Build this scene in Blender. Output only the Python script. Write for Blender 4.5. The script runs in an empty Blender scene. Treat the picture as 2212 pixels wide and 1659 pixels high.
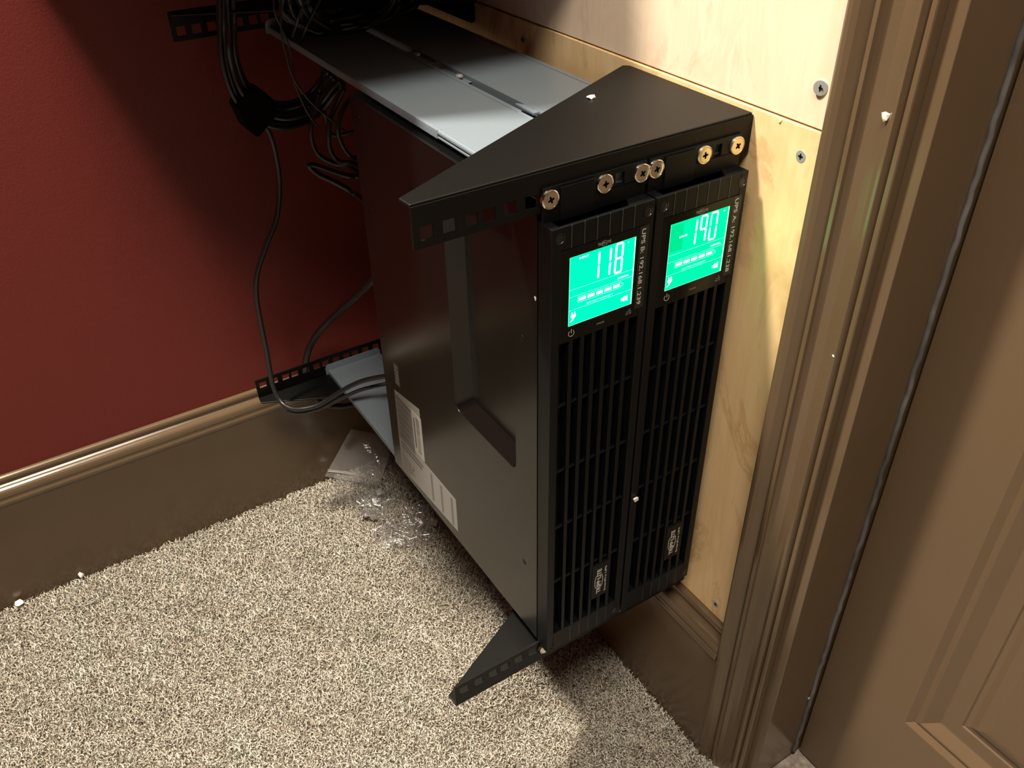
import bpy, bmesh, math, random
import numpy as np
from mathutils import Vector, Matrix

random.seed(7)
sc = bpy.context.scene
C = sc.collection
FLOOR = -701.0            # backing of the carpet, in rack millimetres; the world's z = 0 lies there


def V(x, y, z):           # rack millimetres (x along the front, y depth, z up) to metres
    return Vector((x / 1000.0, y / 1000.0, (z - FLOOR) / 1000.0))


# ------------------------------------------------------------------ camera
cam_d = bpy.data.cameras.new('camera')
cam = bpy.data.objects.new('camera', cam_d)
C.objects.link(cam)
r_ = Vector((0.844027, -0.53606, -0.016079))
u_ = Vector((0.328664, 0.493326, 0.805363))
f_ = Vector((0.423791, 0.685032, -0.592564))
M = Matrix((r_, u_, -f_)).transposed().to_4x4()
M.translation = V(-292.56, -436.35, 237.68)
cam.matrix_world = M
cam_d.sensor_width = 36.0
cam_d.lens = 1874.74 / 2212 * 36
cam_d.clip_start = 0.01
sc.camera = cam

# ------------------------------------------------------------------ light and exposure
sc.view_settings.view_transform = 'Standard'
sc.view_settings.look = 'None'
sc.view_settings.gamma = 1.0
sc.view_settings.use_curve_mapping = False
sc.view_settings.exposure = 0.28

world = bpy.data.worlds.new('world')
sc.world = world
world.use_nodes = True
world.node_tree.nodes['Background'].inputs[0].default_value = (1.0, 0.86, 0.7, 1)
world.node_tree.nodes['Background'].inputs[1].default_value = 0.03


def lamp(name, loc, aim, power, size, col):
    d = bpy.data.lights.new(name, 'AREA')
    d.shape = 'DISK'
    d.size = size
    d.energy = power
    d.color = col
    o = bpy.data.objects.new(name, d)
    C.objects.link(o)
    o.location = loc
    o.rotation_euler = (aim - loc).to_track_quat('-Z', 'Y').to_euler()
    d.spread = math.radians(130)
    return o


WARM = (1.0, 0.88, 0.72)
lamp('ceiling_lamp_front', V(-430, -600, 1690), V(60, 0, -400), 28, 0.85, WARM)
lamp('ceiling_lamp_left', V(-700, 500, 1690), V(50, 60, -500), 44, 0.19, WARM)

# ------------------------------------------------------------------ materials


def new_mat(name, col, rough=0.5, metal=0.0, spec=0.5, coat=0.0):
    m = bpy.data.materials.new(name)
    m.use_nodes = True
    b = m.node_tree.nodes['Principled BSDF']
    b.inputs['Base Color'].default_value = (*col, 1)
    b.inputs['Roughness'].default_value = rough
    b.inputs['Metallic'].default_value = metal
    b.inputs['Specular IOR Level'].default_value = spec
    b.inputs['Coat Weight'].default_value = coat
    return m


def nodes(m):
    nt = m.node_tree
    return nt, nt.nodes, nt.links, nt.nodes['Principled BSDF']


def coords(m, scale=(1, 1, 1), rot=(0, 0, 0)):
    nt, n, l, b = nodes(m)
    tc = n.new('ShaderNodeTexCoord')
    mp = n.new('ShaderNodeMapping')
    mp.inputs['Scale'].default_value = scale
    mp.inputs['Rotation'].default_value = rot
    l.new(tc.outputs['Object'], mp.inputs[0])
    return mp.outputs[0]


def noise(m, vec, scale, detail=3, rough=0.5, dist=0.0):
    n = m.node_tree.nodes.new('ShaderNodeTexNoise')
    n.inputs['Scale'].default_value = scale
    n.inputs['Detail'].default_value = detail
    n.inputs['Roughness'].default_value = rough
    n.inputs['Distortion'].default_value = dist
    m.node_tree.links.new(vec, n.inputs['Vector'])
    return n.outputs['Fac']


def ramp(m, fac, stops):
    n = m.node_tree.nodes.new('ShaderNodeValToRGB')
    e = n.color_ramp.elements
    while len(e) < len(stops):
        e.new(0.5)
    for k, (p, c) in enumerate(stops):
        e[k].position = p
        e[k].color = (*c, 1) if len(c) == 3 else c
    m.node_tree.links.new(fac, n.inputs[0])
    return n.outputs[0]


def mixc(m, fac, a, b, mode='MIX'):
    n = m.node_tree.nodes.new('ShaderNodeMix')
    n.data_type = 'RGBA'
    n.blend_type = mode
    l = m.node_tree.links
    if isinstance(fac, (int, float)):
        n.inputs[0].default_value = fac
    else:
        l.new(fac, n.inputs[0])
    for s, v in ((6, a), (7, b)):
        if isinstance(v, tuple):
            n.inputs[s].default_value = (*v, 1)
        else:
            l.new(v, n.inputs[s])
    return n.outputs[2]


def bump(m, h, strength=0.3, dist=0.001):
    nt, n, l, b = nodes(m)
    bp = n.new('ShaderNodeBump')
    bp.inputs['Strength'].default_value = strength
    bp.inputs['Distance'].default_value = dist
    l.new(h, bp.inputs['Height'])
    l.new(bp.outputs[0], b.inputs['Normal'])


def base(m, c):
    m.node_tree.links.new(c, m.node_tree.nodes['Principled BSDF'].inputs['Base Color'])


def rough_from(m, c):
    m.node_tree.links.new(c, m.node_tree.nodes['Principled BSDF'].inputs['Roughness'])


# red painted drywall
RED = new_mat('red_paint', (0.15, 0.021, 0.017), 0.5, spec=0.35)
v = coords(RED)
bump(RED, noise(RED, v, 420, 3, 0.6), 0.35, 0.0008)
PLAIN = new_mat('cream_paint', (0.62, 0.52, 0.40), 0.7)
v = coords(PLAIN)
bump(PLAIN, noise(PLAIN, v, 300, 3), 0.2, 0.0008)

# brown trim paint with scuffs
TRIM = new_mat('brown_trim_paint', (0.16, 0.103, 0.067), 0.3, spec=0.5)
v = coords(TRIM)
nz = noise(TRIM, v, 6, 4, 0.6)
c1 = ramp(TRIM, nz, [(0.3, (0.104, 0.070, 0.040)), (0.7, (0.116, 0.079, 0.047))])
sp = noise(TRIM, v, 260, 2, 0.5)
spm = ramp(TRIM, sp, [(0.80, (0, 0, 0)), (0.83, (1, 1, 1))])
base(TRIM, mixc(TRIM, spm, c1, (0.32, 0.24, 0.18)))
rough_from(TRIM, ramp(TRIM, noise(TRIM, v, 14, 3), [(0.3, (0.14,) * 3), (0.7, (0.22,) * 3)]))
bump(TRIM, noise(TRIM, v, 60, 3), 0.08, 0.001)
JAMB = new_mat('brown_jamb_paint', (0.085, 0.055, 0.038), 0.5)
v = coords(JAMB)
bump(JAMB, noise(JAMB, v, 60, 3), 0.1, 0.001)
DOORM = new_mat('brown_door_paint', (0.125, 0.076, 0.046), 0.38)
v = coords(DOORM)
base(DOORM, ramp(DOORM, noise(DOORM, v, 3, 4), [(0.3, (0.112, 0.073, 0.041)), (0.7, (0.123, 0.082, 0.048))]))
bump(DOORM, noise(DOORM, v, 90, 3), 0.06, 0.001)


def plywood(name, light, mid, dark, seed):
    m = new_mat(name, mid, 0.48)
    vv = coords(m, (1, 1, 1))
    # long soft figure, stretched upwards
    st = coords(m, (1, 3.0, 0.9))
    f1 = noise(m, st, 4.0 + seed, 4, 0.55, 1.6)
    c = ramp(m, f1, [(0.30, light), (0.52, mid), (0.60, light), (0.74, dark)])
    fine = noise(m, coords(m, (1, 160, 5)), 2.0, 3, 0.6)
    c = mixc(m, ramp(m, fine, [(0.4, (0, 0, 0)), (0.75, (0.16,) * 3)]), c, mid, 'MULTIPLY')
    k = noise(m, coords(m, (1, 1, 0.55)), 9.0, 5, 0.6, 2.2)
    c = mixc(m, ramp(m, k, [(0.52, (0, 0, 0)), (0.585, (0.55,) * 3), (0.60, (0.05,) * 3), (0.66, (0.5,) * 3), (0.72, (0.1,) * 3)]), c, dark)
    base(m, c)
    bump(m, fine, 0.12, 0.0006)
    return m


PLY_LOW = plywood('plywood_yellow', (0.80, 0.60, 0.34), (0.74, 0.53, 0.28), (0.50, 0.29, 0.12), 0.0)
PLY_UP = plywood('plywood_pink', (0.80, 0.66, 0.51), (0.77, 0.61, 0.46), (0.64, 0.46, 0.33), 0.7)

# rack steel, plastics
STEEL = new_mat('black_powder_coat', (0.003, 0.003, 0.0028), 0.46, spec=0.2)
v = coords(STEEL)
bump(STEEL, noise(STEEL, v, 900, 2), 0.12, 0.0004)
TEXT_STEEL = STEEL
CHAS = new_mat('satin_black_sheet_steel', (0.003, 0.003, 0.0028), 0.22, spec=0.45)
v = coords(CHAS)
sp = ramp(CHAS, noise(CHAS, v, 420, 2), [(0.82, (0, 0, 0)), (0.84, (1, 1, 1))])
base(CHAS, mixc(CHAS, sp, (0.003, 0.003, 0.0028), (0.2, 0.2, 0.19)))
bump(CHAS, noise(CHAS, v, 700, 2), 0.04, 0.0004)
PLAST = new_mat('matt_black_plastic', (0.0025, 0.0032, 0.004), 0.42, spec=0.2)
v = coords(PLAST)
bump(PLAST, noise(PLAST, v, 1500, 2), 0.1, 0.0003)
DARK = new_mat('dark_void', (0.004, 0.004, 0.004), 0.8, spec=0.1)
GLOSS = new_mat('glossy_black_lens', (0.003, 0.0035, 0.003), 0.16, spec=0.25)
TAPE = new_mat('clear_black_tape', (0.016, 0.018, 0.014), 0.32, spec=0.3)
GREYTXT = new_mat('silver_lettering', (0.50, 0.50, 0.48), 0.45)
DIMTXT = new_mat('faint_grey_lettering', (0.20, 0.20, 0.20), 0.5)
RAIL = new_mat('grey_rail_steel', (0.21, 0.26, 0.31), 0.34, spec=0.6, metal=0.25)
v = coords(RAIL)
sp = ramp(RAIL, noise(RAIL, v, 330, 2), [(0.79, (0, 0, 0)), (0.81, (1, 1, 1))])
base(RAIL, mixc(RAIL, sp, (0.21, 0.26, 0.31), (0.85, 0.85, 0.82)))
NICKEL = new_mat('nickel', (0.80, 0.78, 0.73), 0.17, metal=1.0)
BLACKENED = new_mat('blackened_screw', (0.08, 0.08, 0.085), 0.3, metal=0.8)
RIBM = new_mat('lit_rib_plastic', (0.05, 0.05, 0.05), 0.4)  # paler than the bezel: light caught on the ribs is put into the colour
OXIDE = new_mat('black_oxide_screw', (0.03, 0.03, 0.032), 0.25, metal=0.6)
BRASSY = new_mat('yellow_nickel', (0.84, 0.78, 0.56), 0.33, metal=1.0)
ZINC = new_mat('zinc', (0.42, 0.42, 0.41), 0.45, metal=0.45)
RUBBER = new_mat('black_cable_jacket', (0.014, 0.014, 0.014), 0.33)
v = coords(RUBBER)
bump(RUBBER, noise(RUBBER, v, 500, 2), 0.15, 0.0004)
VELCRO = new_mat('black_hook_tape', (0.004, 0.004, 0.004), 0.95, spec=0.1)
PAPER = new_mat('silver_grey_sticker', (0.22, 0.218, 0.21), 0.5)
PAPERW = new_mat('white_sticker', (0.34, 0.335, 0.32), 0.5)
INK = new_mat('grey_ink', (0.08, 0.08, 0.08), 0.6)
INKL = new_mat('light_grey_ink', (0.12, 0.118, 0.11), 0.6)
CHIP = new_mat('white_paint_chip', (0.85, 0.85, 0.82), 0.7)
SEAL = new_mat('dusty_grey_weatherstrip', (0.16, 0.15, 0.155), 0.8)
v = coords(SEAL, (1, 1, 0.4))
base(SEAL, ramp(SEAL, noise(SEAL, v, 40, 4), [(0.3, (0.035, 0.032, 0.032)), (0.7, (0.15, 0.143, 0.145))]))
SILL = new_mat('dusty_threshold', (0.30, 0.26, 0.22), 0.6)
v = coords(SILL)
base(SILL, ramp(SILL, noise(SILL, v, 120, 5), [(0.35, (0.16, 0.13, 0.11)), (0.65, (0.34, 0.30, 0.26))]))


def emit(name, col, s):
    m = bpy.data.materials.new(name)
    m.use_nodes = True
    nt = m.node_tree
    nt.nodes.clear()
    e = nt.nodes.new('ShaderNodeEmission')
    o = nt.nodes.new('ShaderNodeOutputMaterial')
    e.inputs[0].default_value = (*col, 1)
    e.inputs[1].default_value = s
    nt.links.new(e.outputs[0], o.inputs[0])
    return m


LCD_B = emit('green_backlight', (0.0, 1.0, 0.185), 2.6)
LCD_A = emit('dim_green_backlight', (0.0, 1.0, 0.21), 1.8)
LCD_AD = emit('dimmest_green_backlight', (0.0, 0.70, 0.26), 1.0)
LIT = emit('lit_segment', (0.80, 1.0, 0.90), 1.6)
LITDIM = emit('soft_lit_segment', (0.35, 1.0, 0.85), 1.1)

FILM = bpy.data.materials.new('clear_film')
FILM.use_nodes = True
nt = FILM.node_tree
nt.nodes.clear()
out = nt.nodes.new('ShaderNodeOutputMaterial')
tr = nt.nodes.new('ShaderNodeBsdfTransparent')
gl = nt.nodes.new('ShaderNodeBsdfGlossy')
gl.inputs['Roughness'].default_value = 0.12
df = nt.nodes.new('ShaderNodeBsdfTranslucent')
df.inputs[0].default_value = (0.75, 0.76, 0.78, 1)
di = nt.nodes.new('ShaderNodeBsdfDiffuse')
di.inputs[0].default_value = (0.62, 0.62, 0.64, 1)
m1 = nt.nodes.new('ShaderNodeMixShader')
m2 = nt.nodes.new('ShaderNodeMixShader')
m3 = nt.nodes.new('ShaderNodeMixShader')
m1.inputs[0].default_value = 0.5
nt.links.new(df.outputs[0], m1.inputs[1])
nt.links.new(di.outputs[0], m1.inputs[2])
m2.inputs[0].default_value = 0.13
nt.links.new(tr.outputs[0], m2.inputs[1])
nt.links.new(m1.outputs[0], m2.inputs[2])
lw = nt.nodes.new('ShaderNodeLayerWeight')
lw.inputs[0].default_value = 0.35
mt = nt.nodes.new('ShaderNodeMath')
mt.operation = 'MULTIPLY_ADD'
mt.inputs[1].default_value = 0.28
mt.inputs[2].default_value = 0.045
nt.links.new(lw.outputs['Facing'], mt.inputs[0])
nt.links.new(mt.outputs[0], m3.inputs[0])
nt.links.new(m2.outputs[0], m3.inputs[1])
nt.links.new(gl.outputs[0], m3.inputs[2])
nt.links.new(m3.outputs[0], out.inputs[0])
tcn = nt.nodes.new('ShaderNodeTexCoord')
nn = nt.nodes.new('ShaderNodeTexNoise')
nn.inputs['Scale'].default_value = 90
nt.links.new(tcn.outputs['Object'], nn.inputs['Vector'])
bb = nt.nodes.new('ShaderNodeBump')
bb.inputs['Strength'].default_value = 0.5
bb.inputs['Distance'].default_value = 0.003
nt.links.new(nn.outputs['Fac'], bb.inputs['Height'])
nt.links.new(bb.outputs[0], gl.inputs['Normal'])

VEIL = FILM.copy()
VEIL.name = 'milky_film'
VEIL.node_tree.nodes[m2.name].inputs[0].default_value = 0.32

# ------------------------------------------------------------------ mesh helpers


def build(name, bm, mat, parent=None, bevel=0.0, smooth=False, seg=2, origin=None):
    me = bpy.data.meshes.new(name)
    bmesh.ops.recalc_face_normals(bm, faces=bm.faces[:])
    bm.to_mesh(me)
    bm.free()
    o = bpy.data.objects.new(name, me)
    C.objects.link(o)
    me.materials.append(mat)
    if smooth:
        for p in me.polygons:
            p.use_smooth = True
    if parent is not None:
        o.parent = parent
        o.matrix_parent_inverse = Matrix.Translation(-parent.location)
    if bevel:
        b = o.modifiers.new('bevel', 'BEVEL')
        b.width = bevel / 1000
        b.segments = seg
        b.limit_method = 'ANGLE'
        b.angle_limit = 0.7
    return o


def box(bm, x0, x1, y0, y1, z0, z1):
    vs = [bm.verts.new(V(x, y, z)) for x in (x0, x1) for y in (y0, y1) for z in (z0, z1)]
    for f in ((0, 1, 3, 2), (4, 6, 7, 5), (0, 4, 5, 1), (2, 3, 7, 6), (0, 2, 6, 4), (1, 5, 7, 3)):
        bm.faces.new([vs[i] for i in f])


def B(*boxes):
    bm = bmesh.new()
    for b in boxes:
        box(bm, *b)
    return bm


def prism(bm, pts, axis, a, b):
    """polygon pts in the plane across axis, extruded from a to b"""
    def P(p, t):
        if axis == 'x':
            return V(t, p[0], p[1])
        if axis == 'y':
            return V(p[0], t, p[1])
        return V(p[0], p[1], t)
    lo = [bm.verts.new(P(p, a)) for p in pts]
    hi = [bm.verts.new(P(p, b)) for p in pts]
    bm.faces.new(lo[::-1])
    bm.faces.new(hi)
    n = len(pts)
    for i in range(n):
        bm.faces.new((lo[i], lo[(i + 1) % n], hi[(i + 1) % n], hi[i]))


def lathe(bm, prof, centre, axis, n=24):
    """prof: (radius, height along axis) in mm; axis a unit Vector in rack space"""
    ax = Vector(axis).normalized()
    t = ax.orthogonal().normalized()
    s = ax.cross(t)
    c = Vector(centre)
    rings = []
    for r, h in prof:
        ring = []
        for k in range(n):
            a = 2 * math.pi * k / n
            p = c + ax * h + (t * math.cos(a) + s * math.sin(a)) * max(r, 0.001)
            ring.append(bm.verts.new(V(*p)))
        rings.append(ring)
    for i in range(len(rings) - 1):
        for k in range(n):
            bm.faces.new((rings[i][k], rings[i][(k + 1) % n], rings[i + 1][(k + 1) % n], rings[i + 1][k]))
    bm.faces.new(rings[0][::-1])
    bm.faces.new(rings[-1])


def spline(pts, sub=8):
    P = [Vector(p) for p in pts]
    P = [P[0] * 2 - P[1]] + P + [P[-1] * 2 - P[-2]]
    res = []
    for i in range(1, len(P) - 2):
        for k in range(sub):
            t = k / sub
            a, b, c, d = P[i - 1], P[i], P[i + 1], P[i + 2]
            res.append(0.5 * ((2 * b) + (c - a) * t + (2 * a - 5 * b + 4 * c - d) * t * t + (3 * b - a - 3 * c + d) * t ** 3))
    res.append(P[-2])
    return res


def tube(bm, pts, r, n=10, sub=8, closed=False):
    path = spline(pts, sub) if sub > 1 else [Vector(p) for p in pts]
    up = Vector((0.13, 0.31, 0.94))
    rings = []
    T0 = None
    for i, p in enumerate(path):
        t = (path[min(i + 1, len(path) - 1)] - path[max(i - 1, 0)]).normalized()
        if T0 is None:
            nrm = t.orthogonal().normalized()
        else:
            nrm = (nrm - t * nrm.dot(t))
            nrm = nrm.normalized() if nrm.length > 1e-6 else t.orthogonal().normalized()
        T0 = t
        bn = t.cross(nrm)
        rings.append([bm.verts.new(V(*(p + (nrm * math.cos(2 * math.pi * k / n) + bn * math.sin(2 * math.pi * k / n)) * r))) for k in range(n)])
    for i in range(len(rings) - 1):
        for k in range(n):
            bm.faces.new((rings[i][k], rings[i][(k + 1) % n], rings[i + 1][(k + 1) % n], rings[i + 1][k]))
    bm.faces.new(rings[0][::-1])
    bm.faces.new(rings[-1])


def empty(name, loc, label, cat, group=None):
    o = bpy.data.objects.new(name, None)
    C.objects.link(o)
    o.location = loc
    o.empty_display_size = 0.02
    o['label'] = label
    o['category'] = cat
    if group:
        o['group'] = group
    return o


def tag(o, label, cat, group=None, kind=None):
    o['label'] = label
    o['category'] = cat
    if group:
        o['group'] = group
    if kind:
        o['kind'] = kind
    return o


def struct(o):
    o['kind'] = 'structure'
    return o


def text_mesh(name, body, size, mat, parent, at, right, up, depth=0.08, width=None, align='LEFT', bold=0.0):
    """lettering: at = anchor (mm), right/up = unit directions in rack space, width = fit to this many mm"""
    cu = bpy.data.curves.new(name, 'FONT')
    cu.body = body
    cu.size = 1.0
    cu.extrude = depth / size
    cu.offset = bold
    cu.align_x = 'LEFT'
    cu.align_y = 'BOTTOM_BASELINE'
    tmp = bpy.data.objects.new(name, cu)
    C.objects.link(tmp)
    bpy.context.view_layer.update()
    dg = bpy.context.evaluated_depsgraph_get()
    me = bpy.data.meshes.new_from_object(tmp.evaluated_get(dg))
    bpy.data.objects.remove(tmp)
    xs = [q.co.x for q in me.vertices]
    x0, x1 = min(xs), max(xs)
    sx = size if width is None else width / (x1 - x0)
    R_, U_ = Vector(right), Vector(up)
    N_ = R_.cross(U_)
    off = {'LEFT': 0.0, 'CENTER': 0.5}[align]
    for q in me.vertices:
        lx = (q.co.x - x0 - off * (x1 - x0)) * sx
        p = Vector(at) + R_ * lx + U_ * (q.co.y * size) + N_ * (q.co.z * size)
        q.co = V(*p)
    me.materials.clear()
    me.materials.append(mat)
    me.name = name
    o = bpy.data.objects.new(name, me)
    C.objects.link(o)
    o.parent = parent
    # parents sit at their things' bases: keep the letters where they stand
    root = parent
    loc = Vector((0, 0, 0))
    while root is not None:
        loc += root.location
        root = root.parent if root.parent else None
    o.matrix_parent_inverse = Matrix.Translation(-loc)
    return o


def child(name, bm, mat, parent, root, **k):
    """a sub-part: parent is a part whose own origin coincides with the world's"""
    o = build(name, bm, mat, None, **k)
    o.parent = parent
    return o


# ------------------------------------------------------------------ the room
CEIL = 1740
struct(build('floor', B((-2600, 330, -2600, 620, FLOOR - 20, FLOOR)), new_mat('carpet_backing', (0.50, 0.45, 0.38), 0.95), None))
struct(build('ceiling', B((-2600, 330, -2600, 620, CEIL, CEIL + 30)), PLAIN))
struct(build('wall_back', B((-2600, 330, 603, 640, FLOOR, CEIL)), RED))
struct(build('wall_left', B((-2640, -2600, -2600, 640, FLOOR, CEIL)), RED))
struct(build('wall_front', B((-2640, 330, -2640, -2600, FLOOR, CEIL)), RED))
struct(build('wall_right', B((206, 330, -130.8, 603, FLOOR, CEIL)), RED))
struct(build('wall_right', B((188, 330, -2600, -925, FLOOR, CEIL)), RED))
struct(build('wall_right', B((188, 330, -925, -132, 1385, CEIL)), RED))

# baseboards: profile (protrusion from the wall, z)
bbp = [(0, -493.5), (3, -493.8), (5.2, -494.8), (6.3, -496.8), (6.5, -499.5), (5.8, -501.5), (5.6, -504.5), (7.5, -506.2), (10, -506.8), (12.4, -508),
       (14.3, -510.2), (15.5, -513.2), (16.0, -517), (15.6, -520), (16.2, -522.5), (17.3, -524.5), (17.5, -527), (16.6, -529.5), (15.0, -531), (14.5, -533),
       (14.5, FLOOR), (0, FLOOR)]
bm = bmesh.new()
prism(bm, [(603 - a, z) for a, z in bbp], 'x', -2600, 190)
struct(build('baseboard_back', bm, TRIM))
bm = bmesh.new()
prism(bm, [(188 - a, z) for a, z in bbp], 'y', -75, 592)
struct(build('baseboard_right', bm, TRIM))

# door casing
cas = [(-74, 0), (-74, 12.5), (-75, 15.5), (-77.5, 17), (-80.5, 17), (-84, 15), (-88, 11), (-91, 8), (-92.8, 7.5), (-93.2, 13.5), (-97, 14),
       (-97.6, 11), (-101, 8), (-108, 6.5), (-114, 7), (-117, 9), (-119.5, 11), (-122, 11.2), (-124, 8), (-125, 5.5), (-126.3, 5.5),
       (-126.8, 10), (-130.2, 10), (-131, 9), (-131, 0)]
bm = bmesh.new()
prism(bm, [(188 - a, y) for y, a in cas], 'z', FLOOR, 1450)
struct(build('trim_1', bm, TRIM, bevel=0.4))
# jamb: edge towards the room and the face towards the opening
struct(build('trim_2', B((187, 300, -143.8, -130.9, FLOOR, 1385), (186.5, 300, -925, -913, FLOOR, 1385), (186.5, 300, -913, -143.8, 1373, 1385)), TRIM, bevel=0.6))
bm = bmesh.new()
prism(bm, [(188 - a, -(y) - 1057) for y, a in cas], 'z', FLOOR, 1450)
struct(build('trim_3', bm, TRIM, bevel=0.4))
# threshold under the door
bm = bmesh.new()
prism(bm, [(180, -688), (192, -677), (205, -672), (300, -671), (300, FLOOR), (180, FLOOR)], 'y', -913, -143.9)
struct(build('trim_4', bm, SILL, bevel=1.0))
# dusty weatherstrip in the corner between jamb and door
bm = bmesh.new()
rr = random.Random(3)
tube(bm, [(246 + rr.uniform(-.8, .8), -145.0 + rr.uniform(-.5, .5), z) for z in range(-668, 1370, 9)], 2.1, n=8, sub=2)
struct(build('trim_5', bm, SEAL, smooth=True))

# door slab: flat frame with moulded recesses
DX = 253
y_a, y_b = -147, -911
z_a, z_b = -668, 1370
rects = []
for (ya, yb) in ((-235, -510), (-548, -823)):
    for (za, zb) in ((-498, 250), (400, 1240)):
        rects.append((ya, yb, za, zb))
prof = [(0, 0), (5, 2.6), (6.5, 3.4), (10.5, 2.2), (12, 2.4), (24, 8.2), (26, 8.4), (40, 8.6), (41.5, 9.8), (46, 9.2), (52, 6.2), (58, 4.6), (62, 4.2)]
bm = bmesh.new()
ys = sorted({y_a, y_b, *[r[0] for r in rects], *[r[1] for r in rects]}, reverse=True)
zs = sorted({z_a, z_b, *[r[2] for r in rects], *[r[3] for r in rects]})


def quad(*p):
    bm.faces.new([bm.verts.new(V(*q)) for q in p])


for i in range(len(ys) - 1):
    for j in range(len(zs) - 1):
        if any(abs(ys[i] - r[0]) < 1 and abs(zs[j] - r[2]) < 1 for r in rects):
            continue
        quad((DX, ys[i], zs[j]), (DX, ys[i + 1], zs[j]), (DX, ys[i + 1], zs[j + 1]), (DX, ys[i], zs[j + 1]))
for (ya, yb, za, zb) in rects:
    prev = None
    for off, dep in prof:
        cur = [(DX + dep, ya - off, za + off), (DX + dep, yb + off, za + off), (DX + dep, yb + off, zb - off), (DX + dep, ya - off, zb - off)]
        if prev:
            for k in range(4):
                quad(prev[k], prev[(k + 1) % 4], cur[(k + 1) % 4], cur[k])
        prev = cur
    quad(*prev)
xb = DX + 35
quad((xb, y_a, z_a), (xb, y_b, z_a), (xb, y_b, z_b), (xb, y_a, z_b))
for p, q in (((y_a, z_a), (y_b, z_a)), ((y_b, z_a), (y_b, z_b)), ((y_b, z_b), (y_a, z_b)), ((y_a, z_b), (y_a, z_a))):
    quad((DX, *p), (DX, *q), (xb, *q), (xb, *p))
bmesh.ops.remove_doubles(bm, verts=bm.verts[:], dist=1e-5)
struct(build('door_1', bm, DOORM))

# ------------------------------------------------------------------ plywood on the right wall


def wood_screw(parent, y, z, x=188.0, r=4.6, tilt=0.0):
    bm = bmesh.new()
    lathe(bm, [(r, 1.5), (r, 0.2), (r * 0.93, -0.25), (r * 0.45, -0.3)], (x, y, z), (1, tilt, 0), 20)
    s = build('screw_head', bm, ZINC, parent, smooth=False)
    s['label'] = 'zinc screw head'
    bm = B((x - 0.6, x - 0.25, y - 2.0, y + 2.0, z - 0.5, z + 0.5), (x - 0.6, x - 0.25, y - 0.5, y + 0.5, z - 2.0, z + 2.0))
    sl = build('screw_slot', bm, DARK, None)
    sl.parent = s
    return s


ply = build('plywood_sheet', B((188, 206, -130.4, 602.5, -493.3, 23.2)), PLY_LOW, bevel=0.6)
tag(ply, 'yellowish lower plywood sheet on the wall behind the two black power units', 'plywood sheet', 'plywood sheets on the right wall')
wood_screw(ply, 306.9, 5.6)
wood_screw(ply, -49.9, 2.7)
wood_screw(ply, -49.0, -476.8)
ply2 = build('plywood_sheet', B((189.6, 206, -130.4, 602.5, 24.4, 1300)), PLY_UP, bevel=0.6)
tag(ply2, 'paler pinkish upper plywood sheet above the horizontal seam', 'plywood sheet', 'plywood sheets on the right wall')
wood_screw(ply2, -55.2, 51.6, 188.2, 5.4, 0.25)

# unseen block added above the rack to shade the rails and the red wall
bm = bmesh.new()
prism(bm, [(-215, 602), (-215, 340), (-70, 215), (187, 200), (187, 602)], 'z', 112, 420)
shade_obj = build('shade_block', bm, STEEL, bevel=2)
tag(shade_obj, 'black block added out of view above the rack to shade the rear', 'shade block')

# ------------------------------------------------------------------ rack brackets
HOLES = [-82.55, -66.675, -50.8, -38.1, -22.225, -6.35]
HOLES = sorted(HOLES + [h + 88.9 for h in HOLES] + [h + 177.8 for h in HOLES])


def bracket(fy, sy, zc, sz, label):
    """fy: y of the outer flange face; sy +1 = plate runs to +y; zc: hole row; sz +1 = plate above the flange"""
    root = empty('rack_bracket', V(187, fy, zc), label, 'rack bracket', 'black triangular rack brackets on the plywood')
    X0, X1 = -92.0, 187.3
    Y = lambda d: fy + sy * d
    Z = lambda d: zc + sz * d
    bm = bmesh.new()
    h = 4.75

    def bx(x0, x1, za, zb):
        box(bm, x0, x1, min(Y(0), Y(2)), max(Y(0), Y(2)), min(Z(za), Z(zb)), max(Z(za), Z(zb)))
    bx(X0, X1, h, 18.6)
    bx(X0, X1, -9.5, -h)
    edge = X0
    for s in HOLES:
        bx(edge, s - h, -h, h)
        edge = s + h
    bx(edge, X1, -h, h)
    bmesh.ops.remove_doubles(bm, verts=bm.verts[:], dist=1e-6)
    build('flange', bm, STEEL, root)
    # triangular plate
    bm = bmesh.new()
    poly = [(X0, Y(1.2)), (X1, Y(1.2)), (X1, Y(143)), (182, Y(147)), (174, Y(143)), (X0 - 1, Y(14))]
    prism(bm, poly, 'z', Z(18.0), Z(20.2))
    build('plate', bm, STEEL, root, bevel=0.9)
    # strip against the wall, rounded at its far end
    bm = bmesh.new()
    ya, yb = 3, 137
    pts = [(Y(ya), Z(19)), (Y(yb), Z(19)), (Y(yb), Z(-1)), (Y(yb - 1.5), Z(-4)), (Y(yb - 4), Z(-5)), (Y(ya), Z(-5))]
    prism(bm, pts, 'x', 185.2, 187.4)
    wf = build('wall_strip', bm, STEEL, root)
    for yy in (120, 25):
        bm = bmesh.new()
        lathe(bm, [(4.2, 0), (4.0, -1.2), (2.4, -2.2)], (185.2, Y(yy), Z(7.5)), (1, 0, 0), 16)
        sc_ = build('fixing_screw', bm, BLACKENED, None, smooth=False)
        sc_.parent = wf
    return root


bracket(-2, 1, 0, 1, 'black triangular bracket on top of the front, screwed to both power units')
bracket(-2, 1, -465.1, -1, 'black bracket below the front, its perforated tip over the carpet')
bracket(536, -1, 7, 1, 'black bracket at the rear top, behind the hanging cable coil')
bracket(536, -1, -444, -1, 'black bracket at the rear bottom, its holes against the red wall')

# ------------------------------------------------------------------ support rails between the front and rear brackets


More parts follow.
